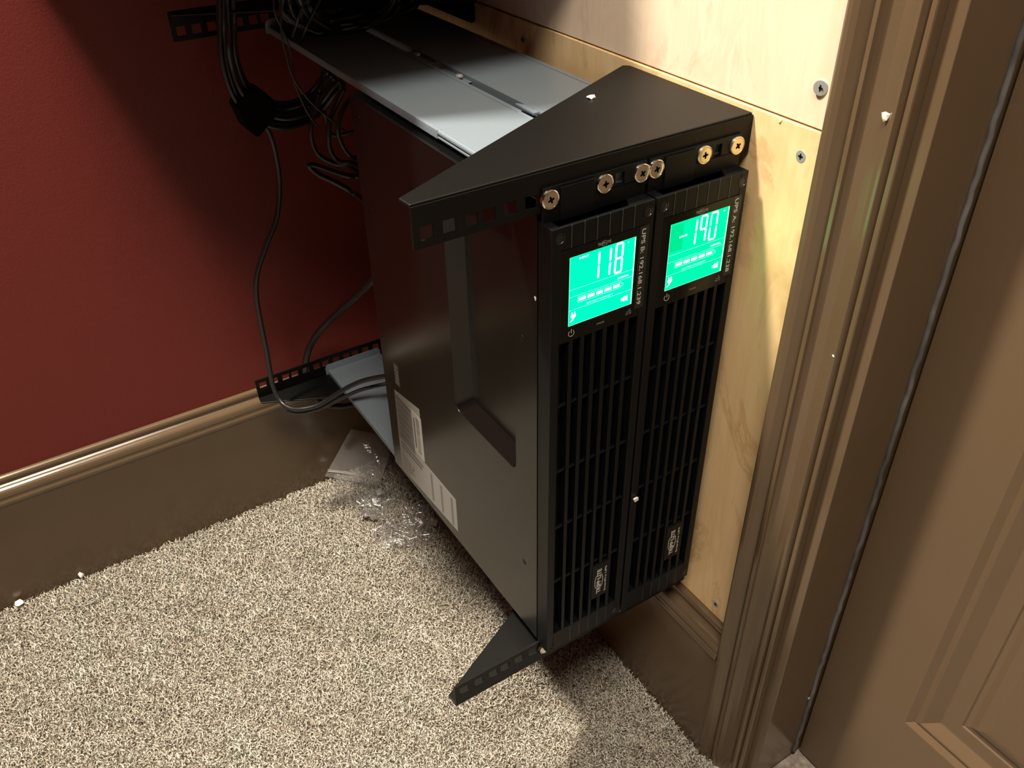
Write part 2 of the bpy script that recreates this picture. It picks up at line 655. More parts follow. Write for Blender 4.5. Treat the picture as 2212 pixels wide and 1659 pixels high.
def rail(x0, z, sz, label, group):
    root = empty('support_rail', V(x0, 0, z), label, 'rack rail', group)
    x1 = x0 + 78.5
    Z = lambda d: z + sz * d
    rz = lambda a, b: (min(Z(a), Z(b)), max(Z(a), Z(b)))
    # rear piece: wide web with folded lips
    w = bmesh.new()
    ys_ = 152
    box(w, x0, x1, ys_, 531, *rz(-1.2, 0))
    box(w, x0 + 4.4, x1 - 4.4, 4, ys_, *rz(-1.2, 0))
    for (a, b) in ((x0, x0 + 1.2), (x1 - 1.2, x1)):
        box(w, a, b, ys_, 531, *rz(-6.5, -1.2))
    for (a, b) in ((x0, x0 + 4.5), (x1 - 4.5, x1)):
        box(w, a, b, ys_, 531, *rz(0, 0.5))
    build('outer_channel', w, RAIL, root, bevel=0.35)
    w = bmesh.new()
    box(w, x0 + 4.5, x1 - 4.5, 6, 380, *rz(-2.9, -1.4))
    build('sliding_channel', w, RAIL, root)
    w = bmesh.new()
    for xx in (x0 + 2.6, x1 - 2.6):
        tube(w, [(xx, 4, Z(-1.6)), (xx, 180, Z(-1.6))], 2.3, n=12, sub=1)
        box(w, xx - 2.2 if xx < x0 + 10 else xx - 1, xx + 1 if xx < x0 + 10 else xx + 2.2, 4, 175, *rz(-5.8, -4.6))
    build('rolled_edge', w, RAIL, root, smooth=False)
    # rear ear, behind the rack flange
    w = bmesh.new()
    prism(w, [(x0 - 3, Z(3)), (x0 - 1, Z(7)), (x0 + 4, Z(8.5)), (x1 - 2, Z(8.5)), (x1 + 1, Z(5)), (x1 + 1, Z(-6.5)), (x0 - 3, Z(-6.5))], 'y', 531.2, 533.4)
    build('rear_ear', w, RAIL, root)
    w = bmesh.new()
    prism(w, [(x0 - 1, Z(6)), (x1 + 1, Z(6)), (x1 + 1, Z(-10)), (x0 - 1, Z(-10))], 'y', 0.3, 2.2)
    build('front_ear', w, RAIL, root)
    return root


TOPR = 'grey rails on top of the power units'
BOTR = 'grey rails under the power units'
r1 = rail(7.5, -1.8, 1, 'grey sliding rail on top, farther from the plywood', TOPR)
r2 = rail(96.5, -1.8, 1, 'grey sliding rail on top, next to the plywood', TOPR)
r3 = rail(7.5, -454.5, 1, 'pale grey rail under the nearer power unit, above the brown baseboard', BOTR)
r4 = rail(96.5, -454.5, 1, 'pale grey rail under the power unit beside the plywood', BOTR)
# small bent tabs and shoulder screws along the gap of the top rails
for (root, x, y) in ((r1, 88.8, 345), (r1, 88.8, 262)):
    bm = bmesh.new()
    lathe(bm, [(3.6, 0), (3.6, 1.2), (2.4, 2.2)], (x + 1.2, y, -2.2), (0, 0, 1), 16)
    build('shoulder_screw', bm, ZINC, root)
bm = bmesh.new()
prism(bm, [(88.5, 138), (94, 138), (94, 160), (90, 166), (88.5, 166)], 'z', -2.0, 0.2)
build('bent_tab', bm, RAIL, r1, bevel=0.4)
bm = bmesh.new()
box(bm, 86, 96, 250, 300, -5.5, -4.5)
box(bm, 86, 96, 320, 370, -5.5, -4.5)
build('joining_plate', bm, RAIL, r1, bevel=0.3)

# ------------------------------------------------------------------ the two upright power units


def phillips(bm_head, bm_slot, x, y, z, r, rot, dish=True):
    if dish:   # cup washer + countersunk head
        lathe(bm_head, [(r, 1.2), (r, 0), (r * 0.97, -1.3), (r * 0.90, -1.7), (r * 0.84, -1.5), (r * 0.82, -1.15), (r * 0.80, -1.45), (r * 0.6, -1.62), (r * 0.3, -1.72)], (x, y, z), (0, 1, 0), 32)
    c, s = math.cos(rot), math.sin(rot)
    L, W_ = r * 0.36, r * 0.085
    for a in (0, math.pi / 2):
        ca, sa = math.cos(rot + a), math.sin(rot + a)
        pts = []
        for (p, q) in ((-L, -W_), (-W_ * 1.2, -W_ * 1.5), (W_ * 1.2, -W_ * 1.5), (L, -W_), (L, W_), (W_ * 1.2, W_ * 1.5), (-W_ * 1.2, W_ * 1.5), (-L, W_)):
            pts.append((x + p * ca - q * sa, z + p * sa + q * ca))
        prism(bm_slot, pts, 'y', y - 1.82, y - 1.5)


def seg_poly(bm, pts, y=-15.62, t=0.08):
    prism(bm, pts, 'y', y - t, y)


def stroke(bm, x0, z0, x1, z1, w, y=-15.62, t=0.08):
    d = Vector((x1 - x0, z1 - z0)).normalized()
    n = Vector((-d.y, d.x)) * w / 2
    e = d * w * 0.35
    seg_poly(bm, [(x0 - n.x + e.x, z0 - n.y + e.y), (x0 - e.x * .6, z0 - e.y * .6), (x0 + n.x + e.x, z0 + n.y + e.y),
                  (x1 + n.x - e.x, z1 + n.y - e.y), (x1 + e.x * .6, z1 + e.y * .6), (x1 - n.x - e.x, z1 - n.y - e.y)], y, t)


SEGS = {'0': 'abcdef', '1': 'bc', '8': 'abcdefg', '9': 'abcfg'}


def digit(bm, ch, xl, xr, zt, zb, w, dim=None):
    zm = (zt + zb) / 2
    lean = 0.5
    P = {'a': (xl + lean, zt, xr + lean, zt), 'b': (xr + lean, zt - .6, xr + lean / 2, zm + .5), 'c': (xr + lean / 2, zm - .5, xr, zb + .6),
         'd': (xl, zb, xr, zb), 'e': (xl + lean / 2, zm - .5, xl, zb + .6), 'f': (xl + lean, zt - .6, xl + lean / 2, zm + .5),
         'g': (xl + lean / 2, zm, xr + lean / 2, zm)}
    for s_ in SEGS[ch]:
        t_ = dim if (dim is not None and s_ in 'f') else bm
        stroke(t_, *P[s_], w)


def power_unit(dx, letter, ip, label):
    root = empty('power_supply_unit', V(dx + 44, 150, -232.5), label, 'uninterruptible power supply', 'black power units standing on end in the rack')
    X = lambda x: x + dx
    # chassis with the recess on its flank
    bm = bmesh.new()
    xa, xb_, ya, yb, za, zb = X(0.4), X(87.2), 1.0, 306.5, -452.5, -12.5
    box(bm, xa + 19.5, xb_, ya, yb, za, zb)
    ra, rb_, rz0, rz1 = 33.0, 138.5, -262.0, -28.0
    rad = 9.0
    inner = []
    for (cy, cz, a0) in ((rb_ - rad, rz1 - rad, 0), (ra + rad, rz1 - rad, 90), (ra + rad, rz0 + rad, 180), (rb_ - rad, rz0 + rad, 270)):
        for k in range(7):
            a = math.radians(a0 + k * 15)
            inner.append((cy + rad * math.cos(a), cz + rad * math.sin(a)))
    outer = [(yb, zb)] + [(ya, zb)] + [(ya, za)] + [(yb, za)]
    vi = [bm.verts.new(V(xa, *p)) for p in inner]
    vi2 = [bm.verts.new(V(xa + 0.5, p[0] + (-.2 if p[0] > 80 else .2), p[1] + (-.2 if p[1] > -140 else .2))) for p in inner]
    vd = [bm.verts.new(V(xa + 12.5, p[0] + (-12 if p[0] > 80 else 2), p[1] + (-12 if p[1] > -140 else 12))) for p in inner]
    vo = [bm.verts.new(V(xa, *p)) for p in outer]
    vob = [bm.verts.new(V(xa + 19.5, *p)) for p in outer]
    n = len(inner)
    for k in range(n):
        bm.faces.new((vi[k], vi[(k + 1) % n], vi2[(k + 1) % n], vi2[k]))
        bm.faces.new((vi2[k], vi2[(k + 1) % n], vd[(k + 1) % n], vd[k]))
    bm.faces.new(vd)
    for c in range(4):
        seg_ = vi[c * 7:(c + 1) * 7]
        for k in range(6):
            bm.faces.new((vo[c], seg_[k], seg_[k + 1]))
        bm.faces.new((vo[c], seg_[-1], vi[((c + 1) * 7) % n], vo[(c + 1) % 4]))
        bm.faces.new((vo[c], vo[(c + 1) % 4], vob[(c + 1) % 4], vob[c]))
    chs = build('chassis', bm, CHAS, root)
    # folded sheet edge close behind the bezel, small flank screws
    bm = B((X(0.05), X(0.4), 1.0, 11.5, -452.3, -12.7))
    build('front_fold', bm, CHAS, root)
    for (yy, zz) in ((22, -365), (22, -120), (290, -30), (290, -120)):
        bm = bmesh.new()
        lathe(bm, [(3.0, 0.3), (2.9, -0.1), (1.4, -0.35)], (X(0.3), yy, zz), (1, 0, 0), 16)
        s_ = build('flank_screw', bm, PLAST, None)
        s_.parent = chs
    # mounting ears with their screws
    bm = bmesh.new()
    box(bm, X(0.9), X(87.0), -4.2, -2.2, -17, -4.9)
    box(bm, X(0.9), X(87.0), -4.2, -2.2, 4.9, 8.2)
    e0 = X(0.9)
    for h0, h1 in ((26, 30), (31.5, 37.5), (60.5, 68)):
        box(bm, e0, X(h0), -4.2, -2.2, -4.9, 4.9)
        e0 = X(h1)
    box(bm, e0, X(87.0), -4.2, -2.2, -4.9, 4.9)
    box(bm, X(14.5), X(42.5), -5.4, -4.2, -17, 6.4)       # raised block between the screws
    bmesh.ops.remove_doubles(bm, verts=bm.verts[:], dist=1e-6)
    build('mounting_ear', bm, PLAST, root, bevel=0.3)
    build('mounting_ear', B((X(0.9), X(87.0), -4.2, -2.2, -473, -447)), PLAST, root, bevel=0.3)
    for (hx, hz, rot, mt) in ((6.35, 0, 0.35, NICKEL), (50.8, 0, 0.1, BRASSY if letter == 'A' else NICKEL), (82.55, 0, 0.6, BRASSY if letter == 'A' else NICKEL),
                              (6.35, -465.1, 0.2, NICKEL), (82.55, -465.1, 0.9, NICKEL)):
        bh, bs = bmesh.new(), bmesh.new()
        phillips(bh, bs, X(hx), -4.4, hz, 7.0, rot)
        h_ = build('mounting_screw', bh, mt, root, smooth=False)
        h_['label'] = 'shiny nickel crosshead screw with cup washer'
        q = build('cross_recess', bs, DARK, None)
        q.parent = h_
    # front bezel
    F0 = -15.5
    bm = bmesh.new()
    box(bm, X(0.6), X(8.0), F0, 0.8, -457, -16.5)
    box(bm, X(80.2), X(87.4), F0, 0.8, -457, -16.5)
    box(bm, X(8.0), X(80.2), F0, -12.5, -33.5, -16.5)
    box(bm, X(8.0), X(80.2), -12.5, 0.8, -36, -33)
    box(bm, X(8.0), X(80.2), F0, -3, -457, -434.5)
    box(bm, X(8.0), X(80.2), F0 + 0.7, -6, -108.5, -33.5)
    prism(bm, [(X(66), F0 + 3), (X(72), -2.4), (X(80.2), -2.4), (X(80.2), F0 + 3)], 'z', -33, -16.5)
    bz = build('front_bezel', bm, PLAST, root, bevel=0.45)
    for k in range(6):
        gx = 16.6 + 10.62 * k
        rb2 = build('rib', B((X(gx - .22), X(gx + .22), F0 - .28, F0 + 0.2, -33.3, -16.6)), RIBM, None)
        rb2.parent = bz
        if k > 0:
            rb2 = build('rib', B((X(gx - .22), X(gx + .22), F0 - .25, F0 + 0.2, -456.9, -437)), RIBM, None)
            rb2.parent = bz
    for (sx, sz) in ((7.3, -24.2), (82.0, -24.2), (82.0, -449.0)):
        bm = bmesh.new()
        lathe(bm, [(4.0, 0.3), (4.0, -0.25), (3.5, -0.35), (3.2, 0.1), (1.5, -0.25)], (X(sx), F0, sz), (0, 1, 0), 24)
        q = build('bezel_screw', bm, OXIDE, None)
        q.parent = bz
    for (zz, yy) in ((-450, F0), (-453.5, F0)):
        bm = bmesh.new()
        lathe(bm, [(1.1, 0.2), (1.0, -0.1)], (X(7.5 - (zz + 450) * -.5), F0, zz), (0, 1, 0), 12)
        q = build('pin_hole', bm, DARK, None)
        q.parent = bz
    # ventilation grille
    bm = bmesh.new()
    for k in range(1, 7):
        fx = 8.0 + 10.3 * k
        prism(bm, [(X(fx - 1.6), F0 + .15), (X(fx + 2.0), F0 + .15), (X(fx + 2.6), -4), (X(fx - 0.2), -4)], 'z', -434.7, -108.3)
    for zz in (-167, -233.5, -297, -364.6):
        box(bm, X(8), X(80.3), F0 + 2.2, F0 + 4.6, zz - 0.9, zz + 0.9)
    vg = build('vent_grille', bm, PLAST, root, bevel=0.3)
    q = build('vent_backing', B((X(7.5), X(80.6), -3.6, -2.8, -436, -107)), DARK, None)
    q.parent = vg
    # control panel, glossy, with the display
    panel = build('control_panel', B((X(8.4), X(80.0), F0 + .05, F0 + 1.2, -108.2, -34)), GLOSS, root, bevel=0.3)
    zt_, zb_ = -40.8, -95.4
    xl_, xr_ = 15.6, 72.6
    scr = build('display_screen', B((X(xl_), X(xr_), F0 - .1, F0 + .3, zb_, zt_)), LCD_B if letter == 'B' else LCD_A, root)
    scr['label'] = 'lit green screen reading %s' % ('118 V' if letter == 'B' else '190 W')
    y1 = F0 - 0.12
    if letter == 'A':
        q = build('dim_area', B((X(xl_ + .2), X(xl_ + 13), F0 - .11, F0 - .09, -64, -42)), LCD_AD, None)
        q.parent = scr
    bm = bmesh.new()
    dimb = bmesh.new()
    if letter == 'B':
        digit(bm, '1', 36.5, 40.2, -42.6, -64.3, 1.6)
        digit(bm, '1', 46.5, 50.1, -42.6, -64.6, 1.6)
        digit(bm, '8', 54.9, 60.7, -42.0, -64.6, 1.65)
    else:
        o_ = -88.9 * 0 + 0
        digit(bm, '1', 36.5, 40.6, -42.6, -63.6, 1.5)
        digit(bm, '9', 44.9, 50.4, -42.0, -63.6, 1.5)
        digit(bm, '0', 54.6, 60.8, -42.0, -63.9, 1.5, dimb)
    for v_ in bm.verts:
        v_.co.x += dx / 1000
    for v_ in dimb.verts:
        v_.co.x += dx / 1000
    # battery bar with five blocks
    def bx2(b, x0, x1, z0, z1):
        box(b, X(x0), X(x1), F0 - .18, F0 - .1, z0, z1)
    for k in range(5):
        bx2(bm, 24.3 + k * 7.5, 30.3 + k * 7.5, -76.9, -74.6)
    # loudspeaker symbol
    seg_poly(bm, [(X(62.4), -87.6), (X(64.0), -87.6), (X(65.6), -86.2), (X(65.6), -91.4), (X(64.0), -90.0), (X(62.4), -90.0)])
    seg_poly(bm, [(X(66.2), -87.0), (X(68.4), -86.2), (X(68.4), -91.4), (X(66.2), -90.4)])
    # plug symbol
    seg_poly(bm, [(X(17.6), -86.6), (X(21.9), -86.6), (X(21.9), -88.4), (X(20.6), -89.9), (X(19.0), -89.9), (X(17.6), -88.4)])
    stroke(bm, X(18.6), -86.8, X(18.6), -84.4, 0.9)
    stroke(bm, X(20.9), -86.8, X(20.9), -84.4, 0.9)
    stroke(bm, X(19.8), -89.7, X(18.9), -91.6, 0.9)
    stroke(bm, X(19.0), -91.4, X(17.2), -92.2, 0.9)
    bx2(bm, 71.6, 72.2, -95.2, -41.2)
    q = build('readout', bm, LIT, None)
    q.parent = scr
    b2 = dimb
    for zz in (-66.2, -71.9, -82.8):
        bx2(b2, 15.8, 71.4, zz - .12, zz + .12)
    for (a, b, c_, d_) in ((23.3, 61.6, -73.6, -73.35), (23.3, 61.6, -78.2, -77.95), (23.3, 23.6, -78.2, -73.4), (61.4, 61.7, -75.0, -73.4), (61.4, 61.7, -78.2, -76.6),
                           (63.4, 63.7, -76.8, -74.8), (61.4, 63.7, -75.0, -74.75), (61.4, 63.7, -76.8, -76.55), (15.6, 15.8, -95.3, -41), (15.6, 72.6, -95.4, -95.2)):
        bx2(b2, a, b, c_, d_)
    q = build('thin_lines', b2, LITDIM, None)
    q.parent = scr
    RX, UX = (1, 0, 0), (0, 0, 1)
    yt = F0 - .12
    # texts are parented to the unit's parts; parts carry world coordinates
    T = []
    if letter == 'B':
        T.append(('INPUT', 2.1, LIT, (X(23.4), yt, -44.0), 8.2))
        T.append(('V', 1.5, LIT, (X(65.0), yt, -43.8), 1.4))
    else:
        T.append(('LOAD', 2.1, LIT, (X(24.8), yt, -53.8), 7.6))
        T.append(('W', 1.5, LIT, (X(66.6), yt, -43.8), 1.7))
    T.append(('SCROLL', 2.0, LIT, (X(58.0), yt, -70.4), 10.3))
    T.append(('BATTERY CAPACITY', 1.9, LITDIM, (X(31.2), yt, -81.8), 23.5))
    for (b_, s__, m_, at_, w_) in T:
        t_ = text_mesh('readout_text', b_, s__, m_, scr, at_, RX, UX, width=w_, bold=0.01)
        t_.matrix_parent_inverse = Matrix.Identity(4)
    T = [('MODE', 1.9, (X(41.1), F0 - .02, -103.0), 6.8), ('MUTE', 1.8, (X(67.8), F0 - .02, -104.0), 5.2)]
    for (b_, s__, at_, w_) in T:
        t_ = text_mesh('button_text', b_, s__, DIMTXT, panel, at_, RX, UX, width=w_, depth=.05)
        t_.matrix_parent_inverse = Matrix.Identity(4)
    bm = bmesh.new()
    stroke(bm, X(68.2), -101.6, X(73.2), -101.6, 0.35, F0 + .03, .08)
    stroke(bm, X(70.4), -99.8, X(71.8), -99.8, 0.35, F0 + .03, .08)
    stroke(bm, X(71.7), -99.8, X(71.7), -101.3, 0.35, F0 + .03, .08)
    q = build('mute_symbol', bm, DIMTXT, None)
    q.parent = panel
    bm = bmesh.new()
    # power symbol
    for k in range(14):
        a0, a1 = math.radians(125 + k * 290 / 14 - 0), math.radians(125 + (k + 1) * 290 / 14)
        stroke(bm, X(18.5 + 2.5 * math.cos(a0)), -102 + 2.5 * math.sin(a0), X(18.5 + 2.5 * math.cos(a1)), -102 + 2.5 * math.sin(a1), 0.42, F0 + .03, .08)
    stroke(bm, X(18.5), -98.4, X(18.5), -101.9, 0.5, F0 + .03, .08)
    q = build('power_symbol', bm, GREYTXT, None)
    q.parent = panel
    # maker's mark above the display
    t_ = text_mesh('maker_logo', 'TRIPP\u00b7LITE', 2.9, DIMTXT, panel, (X(44.6), F0 - .02, -38.8), RX, UX, width=11.6, align='CENTER', depth=.05, bold=0.02)
    t_.matrix_parent_inverse = Matrix.Identity(4)
    bm = bmesh.new()
    for sgn in (1, -1):
        for k in range(8):
            a0, a1 = math.radians(35 + k * 110 / 8), math.radians(35 + (k + 1) * 110 / 8)
            stroke(bm, X(44.6 + 2.6 * math.cos(a0)), -37.8 + sgn * 1.9 * math.sin(a0), X(44.6 + 2.6 * math.cos(a1)), -37.8 + sgn * 1.9 * math.sin(a1), 0.3, F0 + .03, .08)
    q = build('logo_ring', bm, DIMTXT, None)
    q.parent = panel
    # address tape
    tp = build('address_tape', B((X(75.8), X(83.9), F0 - .12, F0 + .1, -101.5, -34.5)), TAPE, root)
    tp['label'] = 'dark label tape lettered %s' % ip
    t_ = text_mesh('address_text', ip, 4.9, GREYTXT, tp, (X(77.6), F0 - .15, -36.6), (0, 0, -1), (1, 0, 0), width=61.5)
    t_.matrix_parent_inverse = Matrix.Identity(4)
    # badge low on the grille
    bd = build('name_badge', B((X(50.2), X(70.6), F0 - .7, F0 + 3, -413, -368.3)), PLAST, root, bevel=0.4)
    t_ = text_mesh('badge_logo', 'TRIPP\u00b7LITE', 6.6, GREYTXT, bd, (X(60.4), F0 - .75, -407.5), (0, 0, 1), (-1, 0, 0), width=33, bold=0.02)
    t_.matrix_parent_inverse = Matrix.Identity(4)
    t_ = text_mesh('badge_text', 'SmartPro UPS', 3.0, GREYTXT, bd, (X(66.6), F0 - .75, -408.5), (0, 0, 1), (-1, 0, 0), width=34)
    t_.matrix_parent_inverse = Matrix.Identity(4)
    bm = bmesh.new()
    for sgn in (1, -1):     # the ring swelling out above and below the lettering
        pr_ = [(-8.5, 1.6), (-6.5, 2.6), (-3.0, 3.2), (3.0, 3.2), (6.5, 2.6), (8.5, 1.6)]
        for (p, q_) in zip(pr_, pr_[1:]):
            stroke(bm, X(58.1 + sgn * (p[1] + 1.2)), -391 + p[0], X(58.1 + sgn * (q_[1] + 1.2)), -391 + q_[0], 0.7, F0 - .68, .1)
    q = build('badge_ring', bm, GREYTXT, None)
    q.parent = bd
    return root


ub = power_unit(0.0, 'B', 'UPS B: 192.168.1.239', 'black power unit nearer the camera, green screen reading 118, taped UPS B')
ua = power_unit(88.9, 'A', 'UPS A: 192.168.1.238', 'black power unit beside the plywood, green screen reading 190, taped UPS A')

# stickers on the flank of unit B
XS = 0.4


def sticker(name, pts, mat, t=0.12):
    bm = bmesh.new()
    prism(bm, pts, 'x', XS - t, XS)
    return build(name, bm, mat, ub)


s1 = sticker('rating_sticker', [(283, -330), (222, -318), (222, -392), (152.5, -392), (152.5, -438.5), (286, -447.5), (287, -440)], PAPER)
s1 = s1
bm = bmesh.new()
for (ya, yb, za, zb, n_) in ((278, 246, -335, -395, 7), (280, 226, -400, -412, 2)):
    for k in range(n_):
        z0 = za + (zb - za) * k / n_
        box(bm, XS - .16, XS - .12, yb + (k % 3) * 4, ya, z0 - 3.2, z0)
box(bm, XS - .16, XS - .12, 227, 240, -372, -335)
q = build('print_block', bm, INK, None)
q.parent = s1
q = build('print_panel', B((XS - .15, XS - .12, 244, 283, -397, -334)), INKL, None)
q.parent = s1
for yy in (205, 183, 160):
    q = build('print_rule', B((XS - .16, XS - .12, yy, yy + 4.5, -437, -397)), INKL, None)
    q.parent = s1
for k in range(6):
    q = build('print_line', B((XS - .16, XS - .12, 262, 280, -422.6 - k * 4, -421 - k * 4)), INKL, None)
    q.parent = s1
t_ = text_mesh('approval_mark', 'FC', 15, INK, s1, (XS - .15, 252, -436), (0, 0, 1), (0, 1, 0), width=15)
t_.matrix_parent_inverse = Matrix.Identity(4)
s2 = sticker('barcode_sticker', [(243, -330.5), (220.5, -330.5), (220.5, -390), (243, -390)], PAPERW, 0.2)
bm = bmesh.new()
rr = random.Random(5)
z = -336.0
while z > -384:
    w_ = rr.choice((0.5, 0.9, 1.5))
    box(bm, XS - .26, XS - .2, 226, 234, z - w_, z)
    z -= w_ + rr.choice((0.7, 1.1))
box(bm, XS - .26, XS - .2, 237, 240, -382, -340)
q = build('barcode', bm, INK, None)
q.parent = s2
s3 = sticker('tiny_sticker', [(277, -290), (266, -289), (266, -317), (277, -318)], INK)
bm = bmesh.new()
for k in range(5):
    box(bm, XS - .18, XS - .12, 268, 275, -294 - k * 5, -292.5 - k * 5)
q = build('tiny_print', bm, PAPER, None)
q.parent = s3

# ------------------------------------------------------------------ cables
CAB = {
    'long': (3.2, [(-30.0, 504.0, -76.0), (-19.8, 505.0, -105.8), (-15.9, 510.0, -135.1), (-17.5, 512.0, -169.0), (-27.9, 512.0, -207.1), (-46.9, 512.0, -238.1), (-64.0, 512.0, -270.3), (-71.1, 512.0, -300.3), (-72.9, 512.0, -339.8), (-74.6, 508.0, -382.5), (-77.9, 500.0, -423.9), (-75.4, 490.0, -445.0), (-69.3, 475.0, -450.1), (-58.2, 462.0, -448.7), (-36.7, 450.0, -442.6), (-9.8, 440.0, -426.7), (14.5, 425.0, -411.2), (36.7, 400.0, -397.1), (49.0, 370.0, -381.9), (44.3, 330.0, -349.4)]),
    'long2': (2.6, [(-72.0, 478.0, -456.0), (-58.0, 464.0, -455.6), (-36.0, 451.0, -449.5), (-8.0, 442.0, -439.0), (14.0, 434.0, -431.0), (37.0, 424.0, -426.0), (58.0, 412.0, -422.0), (68.0, 395.0, -411.0)]),
    'power': (4.6, [(32.0, 318.0, -186.2), (29.2, 330.0, -205.5), (36.2, 400.0, -260.9), (40.9, 470.0, -316.7), (27.0, 520.0, -364.9), (10.7, 550.0, -401.4), (-3.9, 562.0, -430.0), (-12.0, 568.0, -460.1), (-14.6, 572.0, -493.8), (-0.1, 574.0, -533.0), (28.4, 570.0, -551.3), (65.2, 560.0, -551.8), (102.9, 540.0, -539.4)]),
    'thinA': (1.1, [(-2.4, 440.0, 51.5), (-5.4, 440.0, 35.1), (-8.4, 440.0, 18.4), (-8.9, 440.0, 5.4), (-7.4, 440.0, -8.2), (-6.5, 440.0, -21.9), (-2.1, 440.0, -36.6), (7.5, 440.0, -54.0), (18.1, 440.0, -68.2), (31.6, 440.0, -82.8), (47.1, 450.0, -99.1)]),
    'thinB': (1.1, [(-6.9, 450.0, 50.4), (-8.9, 450.0, 31.6), (-4.7, 450.0, 15.9), (-0.8, 450.0, -0.2), (0.7, 450.0, -14.0), (-1.1, 450.0, -29.9), (0.4, 450.0, -44.3), (5.0, 450.0, -62.0), (11.2, 450.0, -78.0), (20.6, 455.0, -91.5)]),
    'thinC': (1.1, [(50.7, 480.0, 1.6), (46.0, 480.0, -35.6), (41.8, 480.0, -52.1), (33.0, 480.0, -70.5), (22.7, 480.0, -81.3)]),
    'thinD': (1.1, [(45.6, 480.0, 2.4), (42.4, 480.0, -35.0), (36.8, 480.0, -53.7), (29.3, 480.0, -67.3), (19.7, 480.0, -76.6)]),
    'thinE': (1.6, [(23.4, 430.0, 52.0), (12.3, 430.0, 36.7), (6.0, 430.0, 24.8), (5.1, 450.0, 5.6)]),
    'thinF': (1.6, [(37.4, 430.0, 50.2), (25.1, 430.0, 32.8), (13.9, 430.0, 17.2), (13.0, 450.0, -0.1)]),
    'foldA': (3.2, [(49.6, 420.0, -145.0), (35.1, 430.0, -141.8), (18.5, 440.0, -134.8), (5.4, 445.0, -127.6), (-0.5, 446.0, -127.1), (1.1, 446.0, -130.6), (7.9, 442.0, -138.3), (20.5, 436.0, -146.8), (33.1, 430.0, -156.5), (43.9, 425.0, -167.3)]),
    'loopA': (3.0, [(31.7, 470.0, -60.1), (23.4, 470.0, -78.6), (16.0, 470.0, -97.6), (15.7, 470.0, -113.2), (21.0, 470.0, -127.7), (34.0, 465.0, -138.2), (48.1, 440.0, -140.2)]),
    'loopB': (3.0, [(49.5, 440.0, -50.7), (38.4, 445.0, -69.5), (29.1, 445.0, -85.2), (25.5, 445.0, -102.3), (26.3, 445.0, -118.1), (33.1, 440.0, -128.6), (43.5, 420.0, -128.1)]),
    'loopC': (2.6, [(52.0, 430.0, -58.2), (39.7, 430.0, -70.6), (31.8, 430.0, -88.9), (33.8, 430.0, -104.6), (41.0, 430.0, -119.2), (49.0, 425.0, -124.6)]),
    'loopD': (2.2, [(26.6, 450.0, -73.6), (30.8, 450.0, -98.8), (42.7, 440.0, -99.3), (50.8, 420.0, -93.9)]),
    'coil0': (3.0, [(-42.6, 500.0, 54.9), (-48.0, 500.0, 34.2), (-51.8, 500.0, 12.7), (-55.6, 500.0, -9.3), (-56.3, 500.0, -30.1), (-52.7, 500.0, -54.8), (-42.0, 500.0, -76.6), (-24.3, 500.0, -91.9), (-2.5, 500.0, -100.6), (22.3, 500.0, -99.3), (43.2, 500.0, -89.8), (53.6, 485.0, -70.7), (56.1, 460.0, -54.6)]),
    'coil1': (3.0, [(-38.4, 500.0, 55.2), (-43.8, 500.0, 34.5), (-47.6, 500.0, 13.0), (-49.6, 507.0, -10.9), (-49.7, 509.0, -31.7), (-45.6, 511.0, -56.1), (-36.3, 507.0, -75.9), (-18.7, 509.0, -91.2), (3.0, 511.0, -100.2), (25.5, 507.0, -97.5), (46.3, 509.0, -89.1), (55.4, 492.0, -69.9), (54.7, 460.0, -51.9)]),
    'coil2': (3.0, [(-35.8, 494.0, 57.5), (-40.0, 498.0, 36.1), (-44.2, 496.0, 15.1), (-48.6, 494.0, -6.4), (-48.1, 498.0, -26.8), (-45.2, 496.0, -48.5), (-35.9, 494.0, -67.5), (-18.7, 498.0, -82.6), (0.5, 496.0, -89.6), (22.2, 494.0, -87.7), (42.4, 498.0, -80.5), (49.9, 479.0, -61.5), (53.5, 460.0, -48.3)]),
    'coil3': (3.0, [(-33.8, 500.0, 57.2), (-39.0, 500.0, 36.4), (-42.8, 500.0, 15.0), (-43.5, 512.0, -10.2), (-44.1, 512.0, -29.0), (-40.8, 512.0, -50.3), (-31.4, 512.0, -69.2), (-16.0, 512.0, -82.2), (2.9, 512.0, -89.5), (24.3, 512.0, -88.3), (42.3, 512.0, -80.1), (50.7, 497.0, -63.1), (47.1, 460.0, -44.6)]),
    'coil4': (3.0, [(-29.0, 499.0, 57.6), (-33.9, 500.0, 36.6), (-37.6, 500.0, 15.1), (-41.8, 499.0, -6.7), (-41.8, 501.0, -24.8), (-38.1, 503.0, -45.1), (-30.6, 499.0, -61.1), (-15.7, 501.0, -73.7), (2.3, 503.0, -81.0), (20.5, 499.0, -78.5), (37.7, 501.0, -71.6), (44.2, 484.0, -55.0), (44.8, 460.0, -41.3)]),
    'coil5': (3.0, [(-36.8, 500.0, 52.1), (-42.2, 500.0, 31.2), (-45.9, 500.0, 9.6), (-45.1, 518.0, -17.4), (-44.7, 522.0, -38.9), (-41.6, 520.0, -62.1), (-31.8, 518.0, -82.4), (-13.6, 522.0, -98.5), (6.9, 520.0, -106.1), (30.0, 518.0, -104.2), (51.4, 522.0, -96.5), (59.8, 503.0, -76.5), (54.8, 460.0, -54.9)]),
    'coil6': (3.0, [(-27.4, 500.0, 59.0), (-32.5, 500.0, 38.2), (-36.3, 500.0, 16.7), (-38.6, 506.0, -6.9), (-39.1, 506.0, -23.9), (-36.1, 506.0, -42.6), (-27.8, 506.0, -59.0), (-14.3, 506.0, -70.3), (2.3, 506.0, -76.6), (20.9, 506.0, -75.4), (36.6, 506.0, -68.2), (43.3, 491.0, -52.9), (40.9, 460.0, -37.4)]),
}


